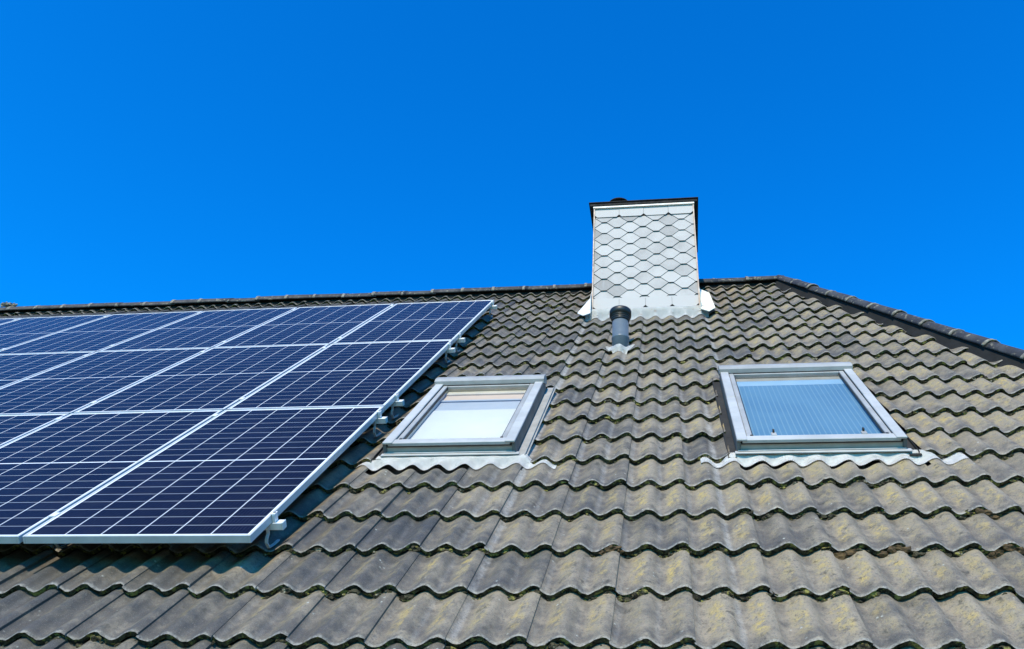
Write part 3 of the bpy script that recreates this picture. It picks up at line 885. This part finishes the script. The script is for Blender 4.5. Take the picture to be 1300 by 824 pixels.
ordinal = ['rightmost', 'second from the right', 'third from the right', 'fourth from the right', 'fifth from the right', 'sixth from the right', 'seventh from the right']
rown = ['bottom', 'middle', 'top']
lookb = {0: 'its lower frame edge overhanging the tiles', 1: 'between the other two rows', 2: 'just below the ridge'}
first = True
for r, ncol in ((0, 7), (1, 7), (2, 7)):
    for c in range(ncol):
        o = proto if first else copy_tree(proto); first = False
        o.location = roof(-PU * c - PW / 2, PV * r + .0005, 0)
        if r == 0 and c == 0: lab = 'dark solar panel at the lower right corner of the array, nearest the viewer'
        elif r == 2 and c == 0: lab = 'dark blue solar panel at the upper right corner of the array'
        else: lab = f'dark blue solar panel in the {rown[r]} row of the array, {ordinal[c]}'
        tag(o, lab, 'solar panel', 'solar panels mounted on the roof')

# ------------------------------------------------------------------ mounting rails
rail_v = [.212, 1.639, 1.983, 3.378, 3.731, 5.169]
rail_lab = ['rail under the bottom panel row, its pale end and hook lowest at the array edge',
            'rail whose end pokes out just below the joint of bottom and middle panel rows',
            'rail whose end pokes out just above the joint of bottom and middle panel rows',
            'rail whose end pokes out just below the joint of middle and top panel rows',
            'rail whose end pokes out just above the joint of middle and top panel rows',
            'rail under the top of the array, its small pale end highest, near ridge']
rail_len = [7.5] * 6
for v, lab, ln in zip(rail_v, rail_lab, rail_len):
    root = tag(empty('mounting_rail', roof(.044, v, 0), RX), ('aluminium ' + lab).replace('aluminium rail under the bottom', 'aluminium rail under bottom'), 'rail', 'rails that carry the solar panels')
    b = MB()
    b.box(-ln, 0, -.018, .018, -.071, -.0365, M['alu_bright'], .002)
    b.build('rail', root)
    b = MB(); b.box(.0005, .005, -.019, .019, -.072, -.0355, M['alu_bright'], .002); b.build('end_cap', root)
    b = MB()       # end clamp gripping the panel frame
    b.box(-.043, -.029, -.016, .016, -.036, -.0005, M['alu_bright'], .002)
    b.box(-.052, -.027, -.016, .016, .001, .004, M['alu_bright'], .001)
    b.tube([(-.035, 0, .003), (-.035, 0, .009)], .006, M['zinc'], 8)
    b.build('end_clamp', root)
    for q in range(int((ln - .2) // PU)):      # mid clamps
        x = -.044 - PU * (q + 1) + (PU - PW) / 2
        if q > 5: continue
        b = MB(); b.box(x - .018, x + .018, -.02, .02, .0008, .004, M['alu_bright'], .001); b.box(x - .007, x + .007, -.02, .02, -.036, .001, M['alu_bright']); b.build('mid_clamp', root)
    # roof hooks: S-shaped steel straps from the rail down under the tile above
    hx = -.052 if v < 1 else -.05
    xs = [hx]
    xx = -1.0
    while xx > -ln + .1: xs.append(xx); xx -= .95
    for x in xs:
        b = MB()
        u_abs = .044 + x
        # the strap follows the trough nearest to it
        ph = math.floor((u_abs - CREST0) / LAM) * LAM + CREST0 + .4 * LAM - .044
        x = min(ph, -.012) if x == hx else ph
        kk = math.floor((v - LIP0) / STEP)
        lipv = LIP0 + (kk + 1) * STEP - v
        nt = N_CREST - AMP + .012
        pts = [(x, -.024, -.050), (x, -.026, -.082), (x, -.045, -.098), (x, -.05, -.115), (x, -.035, nt + .006), (x, .02, nt - .002), (x, .06, nt - .004)]
        for (p, q) in zip(pts, pts[1:]):
            p, q = Vector(p), Vector(q); dd = (q - p).normalized(); nn = Vector((1, 0, 0)).cross(dd) * .003
            w_ = .0065
            b.prism([p + Vector((-w_, 0, 0)) - nn, p + Vector((w_, 0, 0)) - nn, q + Vector((w_, 0, 0)) - nn, q + Vector((-w_, 0, 0)) - nn], nn * 2, M['alu'])
        b.build('roof_hook', root)

# ------------------------------------------------------------------ ground
b = MB()
b.grid(lambda a, t: Vector((-600 + 1200 * a, -600 + 1200 * t, 0)), 8, 8, M['lawn'], smooth=False)
tag(b.build('ground'), kind='structure')

# ------------------------------------------------------------------ light and sky
sun_v = roof(-.08, -.05, 1) - roof(0, 0, 0)
sun_v.normalize()
el = math.asin(sun_v.z); az = math.atan2(sun_v.x, sun_v.y)
sd = bpy.data.lights.new('sun', 'SUN'); sd.energy = 4.9; sd.angle = math.radians(.5); sd.color = (1, .875, .67)
so = bpy.data.objects.new('sun', sd); COL.objects.link(so)
so.location = (0, -20, 20); so.rotation_euler = (-sun_v).to_track_quat('-Z', 'Y').to_euler()
W = bpy.data.worlds.new('World'); S.world = W; W.use_nodes = True
nt = W.node_tree
sky = nt.nodes.new('ShaderNodeTexSky'); sky.sky_type = 'NISHITA'; sky.sun_disc = False
sky.sun_elevation = el; sky.sun_rotation = az
sky.altitude = 0; sky.air_density = 1.0; sky.dust_density = 0.4; sky.ozone_density = 3.0
hs = nt.nodes.new('ShaderNodeHueSaturation'); hs.inputs['Saturation'].default_value = 1.35; hs.inputs['Value'].default_value = 1.0
tn = nt.nodes.new('ShaderNodeMix'); tn.data_type = 'RGBA'; tn.blend_type = 'MULTIPLY'; tn.inputs['Factor'].default_value = 1.0
tn.inputs['B'].default_value = (0.05, 1.72, 2.40, 1)
bg = nt.nodes['Background']; bg.inputs['Strength'].default_value = 0.12
nt.links.new(sky.outputs[0], hs.inputs['Color']); nt.links.new(hs.outputs[0], tn.inputs['A']); nt.links.new(tn.outputs['Result'], bg.inputs['Color'])

# ------------------------------------------------------------------ camera
Rm = [[0.9917978876158635, 0.1139505398085415, -0.05929244554966551],
      [-0.038950320442673866, -0.1723737035035108, -0.9893204777033936],
      [-0.12173669396744748, 0.9835154197153321, -0.16652146497514683]]
def w3(q): return Vector((q[0], q[1] * CP - q[2] * SP, q[1] * SP + q[2] * CP))
rx, ry, rz = (w3(r) for r in Rm)
cd = bpy.data.cameras.new('camera'); co = bpy.data.objects.new('camera', cd); COL.objects.link(co)
mw = Matrix((rx, -ry, -rz)).transposed().to_4x4()
mw.translation = roof(1.76813804, -3.14772304, 1.52870181)
co.matrix_world = mw
cd.sensor_fit = 'HORIZONTAL'; cd.sensor_width = 36; cd.lens = 1080 / 1300 * 36
cd.shift_x = (650 - 715) / 1300; cd.shift_y = (365 - 412) / 1300
cd.clip_start = .05; cd.clip_end = 2000
S.camera = co
S.view_settings.view_transform = 'Standard'; S.view_settings.look = 'None'
S.view_settings.exposure = 0.15; S.view_settings.gamma = 1; S.view_settings.use_curve_mapping = False
S.render.engine = 'CYCLES'
S.cycles.use_denoising = True
